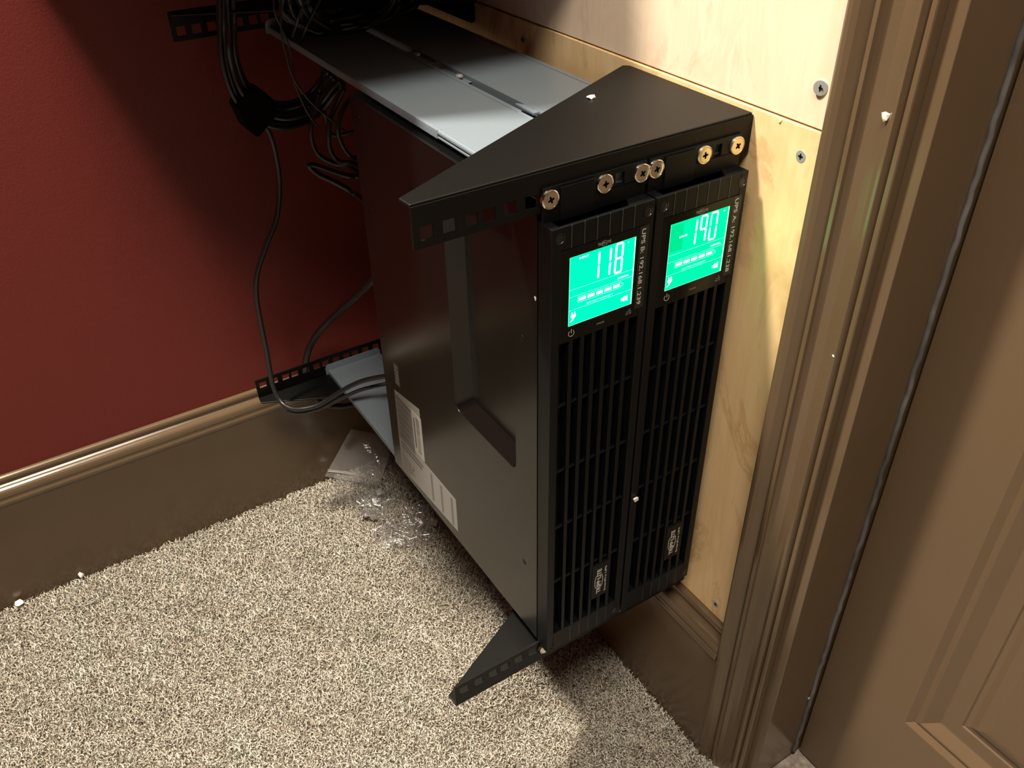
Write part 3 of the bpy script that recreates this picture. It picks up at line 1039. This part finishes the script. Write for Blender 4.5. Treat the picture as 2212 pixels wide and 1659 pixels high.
def cable_bm(keys):
    bm = bmesh.new()
    for k in keys:
        r, p = CAB[k]
        if k.startswith('loop') or k in ('foldA', 'long', 'long2'):      # plugged into the back of the unit
            p = p + [(p[-1][0] + 6, 345 if p[-1][1] > 380 else 318, p[-1][2] - 4), (p[-1][0] + 10, 306.2, p[-1][2] - 4)]
        if k == 'foldA':
            p = [(56, 306.2, -150), (54, 350, -149)] + p
        if p[0][2] > 45:
            p = [(p[0][0] + (p[0][0] - p[1][0]) * 2, p[0][1], 111.5)] + p
        tube(bm, p, r)
    return bm


CG = 'black cables behind the power units'
coil = empty('cable_coil', V(0, 505, 0), 'black coiled cable bundle strapped together, hanging at the rear top', 'cable', CG)
for k in range(7):
    r, p = CAB['coil%d' % k]
    bm = bmesh.new()
    tube(bm, [(p[0][0] - 1, p[0][1], 111.5)] + p, r)
    build('cable_loop', bm, RUBBER, coil, smooth=True)
bm = bmesh.new()
# hook tape wrapped round the bundle, its tail sticking out
c0 = Vector((-36, 505, -80))
pts = [(-54, -66), (-48, -90), (-38, -102), (-33, -99), (-14, -84), (-12, -66), (-24, -52), (-38, -50)]
prism(bm, pts, 'y', 489, 521)
build('hook_strap', bm, VELCRO, coil, bevel=3, seg=3)


def one(name, keys, mat, label):
    for k in keys:
        pass
    o = build(name, cable_bm(keys), mat, smooth=True)
    tag(o, label, 'cable', CG)
    return o


one('data_cable', ['long'], RUBBER, 'long black cable looping down over the rear bracket to the back of the unit')
one('data_cable', ['long2'], RUBBER, 'short black cable running beside the long one across the lower grey rail')
one('thick_cable', ['power'], RUBBER, 'thick black cord curving down behind the perforated rear bracket')
one('thin_wire', ['thinA'], RUBBER, 'thin wire crossing in front of the coil towards the unit')
one('thin_wire', ['thinB'], RUBBER, 'thin wire ending in a curl beside the coil')
one('thin_wire', ['thinC'], RUBBER, 'outer one of two thin wires dropping from the grey rail')
one('thin_wire', ['thinD'], RUBBER, 'inner one of two thin wires dropping from the grey rail')
one('thin_wire', ['thinE'], RUBBER, 'wire coming down from above at the end of the grey rail')
one('thin_wire', ['thinF'], RUBBER, 'wire above the grey rail, slanting beside its neighbour')
one('folded_cable', ['foldA'], RUBBER, 'stiff black cable folded back on itself against the dark red wall')
one('data_cable', ['loopA'], RUBBER, 'widest black cable loop behind the upper back of the unit')
one('data_cable', ['loopB'], RUBBER, 'middle black cable loop behind the upper back of the unit')
one('data_cable', ['loopC'], RUBBER, 'innermost black cable loop tight against the back of the unit')
one('data_cable', ['loopD'], RUBBER, 'small black cable bend among the loops behind the unit')

bundle = empty('cable_bundle', V(40, 450, 4), 'dark tangle of cables lying across the rear end of the grey top rails', 'cable', CG)
rr = random.Random(21)
for k in range(11):
    j = lambda a: rr.uniform(-a, a)
    x = -6 + k * 2.0
    pts = [(x + j(6), 436 + j(18), 111.5), (x + 4 + j(6), 440 + j(14), 55), (x + 12 + j(8), 446 + j(14), 26 + j(5)), (28 + k * 3 + j(6), 452 + j(16), 7 + j(2) + (k % 3) * 5),
           (52 + k * 3 + j(6), 458 + j(18), 6 + j(1) + (k % 3) * 5), (78 + k * 3 + j(8), 452 + j(18), 8 + (k % 3) * 5), (104 + k * 3 + j(8), 438 + j(16), 24 + j(6)), (116 + k * 3 + j(8), 424 + j(16), 60), (120 + k * 3, 420, 111.5)]
    bm = bmesh.new()
    tube(bm, pts, rr.choice((2.6, 3.2, 3.8)), n=8)
    build('cable_strand', bm, RUBBER, bundle, smooth=True)

# ------------------------------------------------------------------ hardware bags and their screws
PILE = -690.0


def film_sheet(name, corners, nu, nv, amp, seed, parent, lift=None, mat=None):
    rr = random.Random(seed)
    ph = [(rr.uniform(2, 9), rr.uniform(2, 9), rr.uniform(0, 6.28), rr.uniform(.3, 1)) for _ in range(7)]
    bm = bmesh.new()
    a, b, c, d = [Vector(q) for q in corners]
    nrm = ((b - a).cross(d - a)).normalized()
    g = []
    for i in range(nu + 1):
        row = []
        for j in range(nv + 1):
            s, t = i / nu, j / nv
            p = (a * (1 - s) + b * s) * (1 - t) + (d * (1 - s) + c * s) * t
            h = sum(k[3] * math.sin(k[0] * s * 3 + k[1] * t * 3 + k[2]) for k in ph) / 3.0
            edge = min(1.0, 6 * min(s, 1 - s, t, 1 - t) + 0.15)
            p = p + nrm * (amp * h * edge + (lift(s, t) if lift else 0))
            row.append(bm.verts.new(V(*p)))
        g.append(row)
    for i in range(nu):
        for j in range(nv):
            bm.faces.new((g[i][j], g[i + 1][j], g[i + 1][j + 1], g[i][j + 1]))
    return build(name, bm, mat or FILM, parent, smooth=True)


bag1 = empty('zip_bag', V(25, 520, PILE), 'large clear zip bag leaning on the brown baseboard, spilling screws', 'plastic bag', 'clear plastic hardware bags on the carpet')
# body on the carpet, then the upper film leaning against the baseboard
film_sheet('bag_film', [(-22, 545, PILE + 5), (40, 440, PILE + 5), (76, 470, PILE + 10), (18, 575, PILE + 13)], 18, 14, 3.0, 1, bag1,
           lambda s, t: 9 * math.sin(math.pi * s) * math.sin(math.pi * t))
film_sheet('bag_film', [(-10, 586, PILE + 6), (48, 512, PILE + 12), (100, 545, PILE + 62), (44, 585, PILE + 78)], 18, 14, 3.0, 2, bag1,
           lambda s, t: 5 * math.sin(math.pi * s) * math.sin(math.pi * t), VEIL)
bm = bmesh.new()
tube(bm, [(-4, 584, PILE + 15), (22, 552, PILE + 20), (50, 516, PILE + 18)], 1.1, n=8)
tube(bm, [(-4, 584, PILE + 18), (22, 551, PILE + 23), (50, 514, PILE + 21)], 0.5, n=8)
ZIPM = new_mat('milky_zip', (0.40, 0.38, 0.38), 0.35)
build('zip_strip', bm, ZIPM, bag1, smooth=True)
bag2 = empty('small_bag', V(40, 405, PILE), 'small crumpled shiny clear bag of screws, out on the carpet', 'plastic bag', 'clear plastic hardware bags on the carpet')
film_sheet('bag_film', [(-6, 400, PILE + 6), (60, 368, PILE + 6), (82, 412, PILE + 8), (16, 440, PILE + 8)], 30, 22, 5.5, 6, bag2,
           lambda s, t: 15 * math.sin(math.pi * s) * math.sin(math.pi * t))
film_sheet('bag_film', [(40, 418, PILE + 12), (74, 396, PILE + 12), (92, 420, PILE + 26), (58, 442, PILE + 24)], 14, 10, 3.0, 8, bag2)


LOOSE = new_mat('bright_zinc', (0.80, 0.80, 0.80), 0.28, metal=0.85)


def loose_screw_proto(name, label, group):
    root = empty(name, V(0, 0, 0), label, 'screw', group)
    root.location = Vector((0, 0, 0))
    bm = bmesh.new()
    lathe(bm, [(2.4, 0), (2.5, 0.6), (2.0, 1.5), (0.9, 1.9)], (0, 0, FLOOR), (0, 0, 1), 14)
    h = build('screw_head', bm, LOOSE, None, smooth=False)
    h.parent = root
    bm = bmesh.new()
    prof = []
    for k in range(11):
        prof += [(1.05, -k * 1.0), (0.85, -k * 1.0 - 0.5)]
    prof.append((0.3, -12))
    lathe(bm, prof[::-1], (0, 0, FLOOR), (0, 0, 1), 10)
    s = build('screw_shank', bm, LOOSE, None, smooth=False)
    s.parent = root
    return root


def dup(root, label, group):
    r = root.copy()
    C.objects.link(r)
    r['label'] = label
    r['group'] = group
    for ch in root.children:
        c = ch.copy()
        C.objects.link(c)
        c.parent = r
    return r


rr = random.Random(11)
G1 = 'loose screws in the large zip bag'
G2 = 'loose screws in the small shiny bag'
L1 = 'small shiny pan head screw in the large zip bag'
L2 = 'small shiny pan head screw in the small crumpled bag'
proto = loose_screw_proto('machine_screw', L1, G1)
spots = []
for k in range(13):
    spots.append((rr.uniform(2, 50) , rr.uniform(455, 500), L1, G1))
spots = [(x, 470 + (x - 20) * 0.3 + rr.uniform(-26, 26), a, b) for (x, y, a, b) in spots]
for k in range(19):
    x = rr.uniform(0, 76)
    spots.append((x, 408 - (x - 38) * 0.3 + rr.uniform(-24, 24), L2, G2))
for k, (x, y, lb, gr) in enumerate(spots):
    o = proto if k == 0 else dup(proto, lb, gr)
    o.location = V(x, y, PILE + rr.uniform(8, 13))
    o.rotation_euler = (math.radians(rr.uniform(60, 118)), rr.uniform(-.4, .4), rr.uniform(0, 6.28))

# cage nuts
nut = empty('cage_nut', Vector((0, 0, 0)), 'square cage nut in the large zip bag', 'nut', 'square cage nuts in the large bag')
bm = B((-5, 5, -4.6, -3.6, FLOOR - 4.5, FLOOR + 4.5), (-5, 5, 3.6, 4.6, FLOOR - 4.5, FLOOR + 4.5), (-5.0, -4.2, -4.6, 4.6, FLOOR - 4.5, FLOOR + 4.5))
q = build('spring_cage', bm, LOOSE, None, bevel=0.2)
q.parent = nut
bm = bmesh.new()
lathe(bm, [(4.0, -1.8), (4.0, 1.8), (2.3, 1.8), (2.2, -0.5)], (-2.4, 0, FLOOR), (1, 0, 0), 4)
q = build('threaded_block', bm, LOOSE, None)
q.parent = nut
ns = [(33, 486, 0), (8, 473, 0), (22, 492, 0), (44, 500, 0), (16, 462, 0), (84, 400, 1), (66, 408, 1)]
for k, (x, y, w_) in enumerate(ns):
    o = nut if k == 0 else dup(nut, ('square cage nut in the large zip bag', 'square cage nut at the shaded end of the small bag')[w_],
                               ('square cage nuts in the large bag', 'square cage nuts by the small bag')[w_])
    o.location = V(x, y, PILE + 9.5)
    o.rotation_euler = (rr.uniform(-.9, .9), rr.uniform(0.3, 1.6), rr.uniform(0, 6.28))

# ------------------------------------------------------------------ chips of paint, scraps


def chip(name, x, y, z, r, n, label, seed, mat=CHIP, flat=None, cat='paint chip', group='white paint chips'):
    """a crumpled flake; flat = axis it is pressed along"""
    rr_ = random.Random(seed)
    bm = bmesh.new()
    bmesh.ops.create_icosphere(bm, subdivisions=1, radius=1.0)
    for v_ in bm.verts:
        k = 0.5 + 0.85 * rr_.random()
        c = v_.co * k
        s = [r, r * n, r]
        if flat is not None:
            s = [r, r, r * n]
            s[flat] = r * 0.35
        v_.co = V(x + c.x * s[0], y + c.y * s[1], z + c.z * s[2])
    o = build(name, bm, mat)
    return tag(o, label, cat, group)


chip('paint_chip', 109.8, 93.0, 21.2, 4.0, 0.7, 'white paint chip lying on top of the front bracket plate', 1, flat=2)
chip('paint_chip', 93.5, -17.0, -304, 3.4, 0.9, 'white paint chip stuck between the two vent grilles', 2, flat=1)
chip('paint_chip', 243.0, -144.8, -565.2, 1.9, 1.2, 'small white chip low on the dark door jamb', 3, flat=1)
chip('paint_chip', 178.4, -114.2, 51.1, 3.3, 1.3, 'bright white chip stuck high on the door casing', 4, flat=0)
chip('paint_chip', 177.0, -120.5, -122, 1.2, 1.0, 'tiny white speck halfway down the door casing', 5, flat=0)
chip('paint_chip', -0.1, 3.3, -76.3, 1.5, 1.2, 'tiny white chip on the flank edge of unit B', 6, flat=0)
chip('paint_chip', 3.6, -7.6, -460.5, 3.2, 1.4, 'white chip at the lower outer corner of unit B', 7, flat=1)
chip('paint_chip', 187.4, -64.5, 8.5, 1.8, 1.2, 'white chip on the plywood beside a screw near the casing', 8, flat=0)
chip('paint_chip', 187.6, -26.4, 21.2, 2.0, 1.0, 'torn splinter nick on the plywood seam above the units', 9, mat=PLY_LOW, flat=0, cat='splinter', group='plywood splinters')
chip('paper_scrap', -374.4, 583, -684, 5.0, 0.8, 'crumpled white scrap on the carpet edge by the baseboard', 10, cat='scrap', group='white scraps on the carpet')
chip('paper_scrap', -455, 580, -686, 6.0, 0.6, 'flat white scrap at the edge of the photo by the baseboard', 12, flat=2, cat='scrap', group='white scraps on the carpet')
chip('lint_speck', -294.5, 376.9, -688, 2.2, 1, 'tiny dark speck of lint lying on the open carpet', 13, mat=INK, cat='lint', group='lint')
bm = bmesh.new()
tube(bm, [(-375 + 22 * math.cos(a / 10 * 4.4 + 1.9), 548 + 20 * math.sin(a / 10 * 4.4 + 1.9), -688.5) for a in range(11)], 0.8, n=8)
o = build('plastic_ring', bm, new_mat('clear_grey_plastic', (0.25, 0.27, 0.24), 0.3), smooth=True)
tag(o, 'thin translucent open ring lying on the carpet near the baseboard', 'ring')

# ------------------------------------------------------------------ carpet pile


def make_pile():
    rg = np.random.default_rng(5)
    def grid(x0, x1, y0, y1, step):
        a, b = np.meshgrid(np.arange(x0, x1, step), np.arange(y0, y1, step))
        a, b = a.ravel(), b.ravel()
        return a + rg.uniform(-step * .55, step * .55, a.size), b + rg.uniform(-step * .55, step * .55, a.size)
    # fine twist where the picture looks, a coarser one farther out on the same floor
    xf, yf = grid(-640, 174, -330, 590, 2.45)
    xc, yc = grid(-1500, 174, -900, 590, 4.6)
    out_ = (xc < -640) | (yc < -330)
    xc, yc = xc[out_], yc[out_]
    X_ = np.concatenate([xf, xc])
    Y_ = np.concatenate([yf, yc])
    big_ = np.concatenate([np.zeros(xf.size), np.ones(xc.size)])
    keep = (X_ < 172) & (Y_ < 587)
    X_, Y_, big_ = X_[keep], Y_[keep], big_[keep]
    N = X_.size
    # clumped lean: a smooth random flow plus each tuft's own
    fl = lambda a, b, c: np.sin(X_ / a + c) * np.cos(Y_ / b - c) + np.sin((X_ + Y_) / (a * 1.7) + 2 * c)
    ang = 2.4 * fl(23, 31, 1.0) + 1.6 * fl(9, 7, 2.0) + rg.uniform(0, 6.28, N) * 0.75
    H = rg.uniform(8.5, 13.5, N) + 1.3 * fl(6, 7, 0.4)
    lean = rg.uniform(1.0, 6.5, N)
    R0 = rg.uniform(0.62, 1.0, N) * (1 + 0.8 * big_)
    curl = rg.uniform(-4.5, 4.5, N)
    nseg, ns = 5, 3
    co = np.zeros((N, (nseg + 1) * ns, 3), dtype=np.float32)
    for i in range(nseg + 1):
        t = i / nseg
        a = ang + curl * t * 1.3
        cx = X_ + np.cos(a) * lean * t ** 1.5
        cy = Y_ + np.sin(a) * lean * t ** 1.5
        hz = H * np.sqrt(np.clip(1 - 0.35 * (lean / 9) ** 2 * t, 0.2, 1)) * (t - 0.16 * t ** 3)
        rad = R0 * (0.8, 0.9, 1.0, 1.1, 1.05, 0.6)[i]
        for k in range(ns):
            b = 2 * math.pi * k / ns + t * 2.2
            co[:, i * ns + k, 0] = cx + rad * np.cos(b)
            co[:, i * ns + k, 1] = cy + rad * np.sin(b)
            co[:, i * ns + k, 2] = FLOOR + hz
    co[:, :, 2] -= FLOOR
    co /= 1000.0
    faces = []
    for i in range(nseg):
        for k in range(ns):
            faces.append((i * ns + k, i * ns + (k + 1) % ns, (i + 1) * ns + (k + 1) % ns, (i + 1) * ns + k))
    fa = np.array(faces, dtype=np.int32)
    nv = (nseg + 1) * ns
    allf = (fa[None, :, :] + (np.arange(N, dtype=np.int32) * nv)[:, None, None]).reshape(-1)
    me = bpy.data.meshes.new('carpet_pile')
    me.vertices.add(N * nv)
    me.vertices.foreach_set('co', co.reshape(-1))
    me.loops.add(allf.size)
    me.loops.foreach_set('vertex_index', allf)
    nf = N * len(faces)
    me.polygons.add(nf)
    me.polygons.foreach_set('loop_start', np.arange(nf, dtype=np.int32) * 4)
    me.polygons.foreach_set('loop_total', np.full(nf, 4, dtype=np.int32))
    me.polygons.foreach_set('use_smooth', np.ones(nf, dtype=bool))
    me.update(calc_edges=True)
    at = me.attributes.new('yarn', 'FLOAT', 'POINT')
    at.data.foreach_set('value', np.repeat(rg.random(N).astype(np.float32), nv))
    o = bpy.data.objects.new('carpet_pile', me)
    C.objects.link(o)
    m = new_mat('shag_yarn', (0.5, 0.45, 0.36), 0.9, spec=0.15)
    nt_, n_, l_, b_ = nodes(m)
    an = n_.new('ShaderNodeAttribute')
    an.attribute_name = 'yarn'
    vv = coords(m)
    c = ramp(m, an.outputs['Fac'], [(0.0, (0.32, 0.28, 0.23)), (0.12, (0.55, 0.505, 0.44)), (0.4, (0.68, 0.65, 0.585)), (1.0, (0.76, 0.735, 0.68))])
    big = ramp(m, noise(m, vv, 16, 4), [(0.32, (0.84, 0.85, 0.80)), (0.5, (1.0, 0.97, 0.93)), (0.68, (0.97, 1.0, 0.96))])
    base(m, mixc(m, 1.0, c, big, 'MULTIPLY'))
    bump(m, noise(m, vv, 900, 2), 0.5, 0.0006)
    me.materials.append(m)
    tag(o, 'beige shag carpet pile covering the whole floor', 'carpet', kind='stuff')


make_pile()
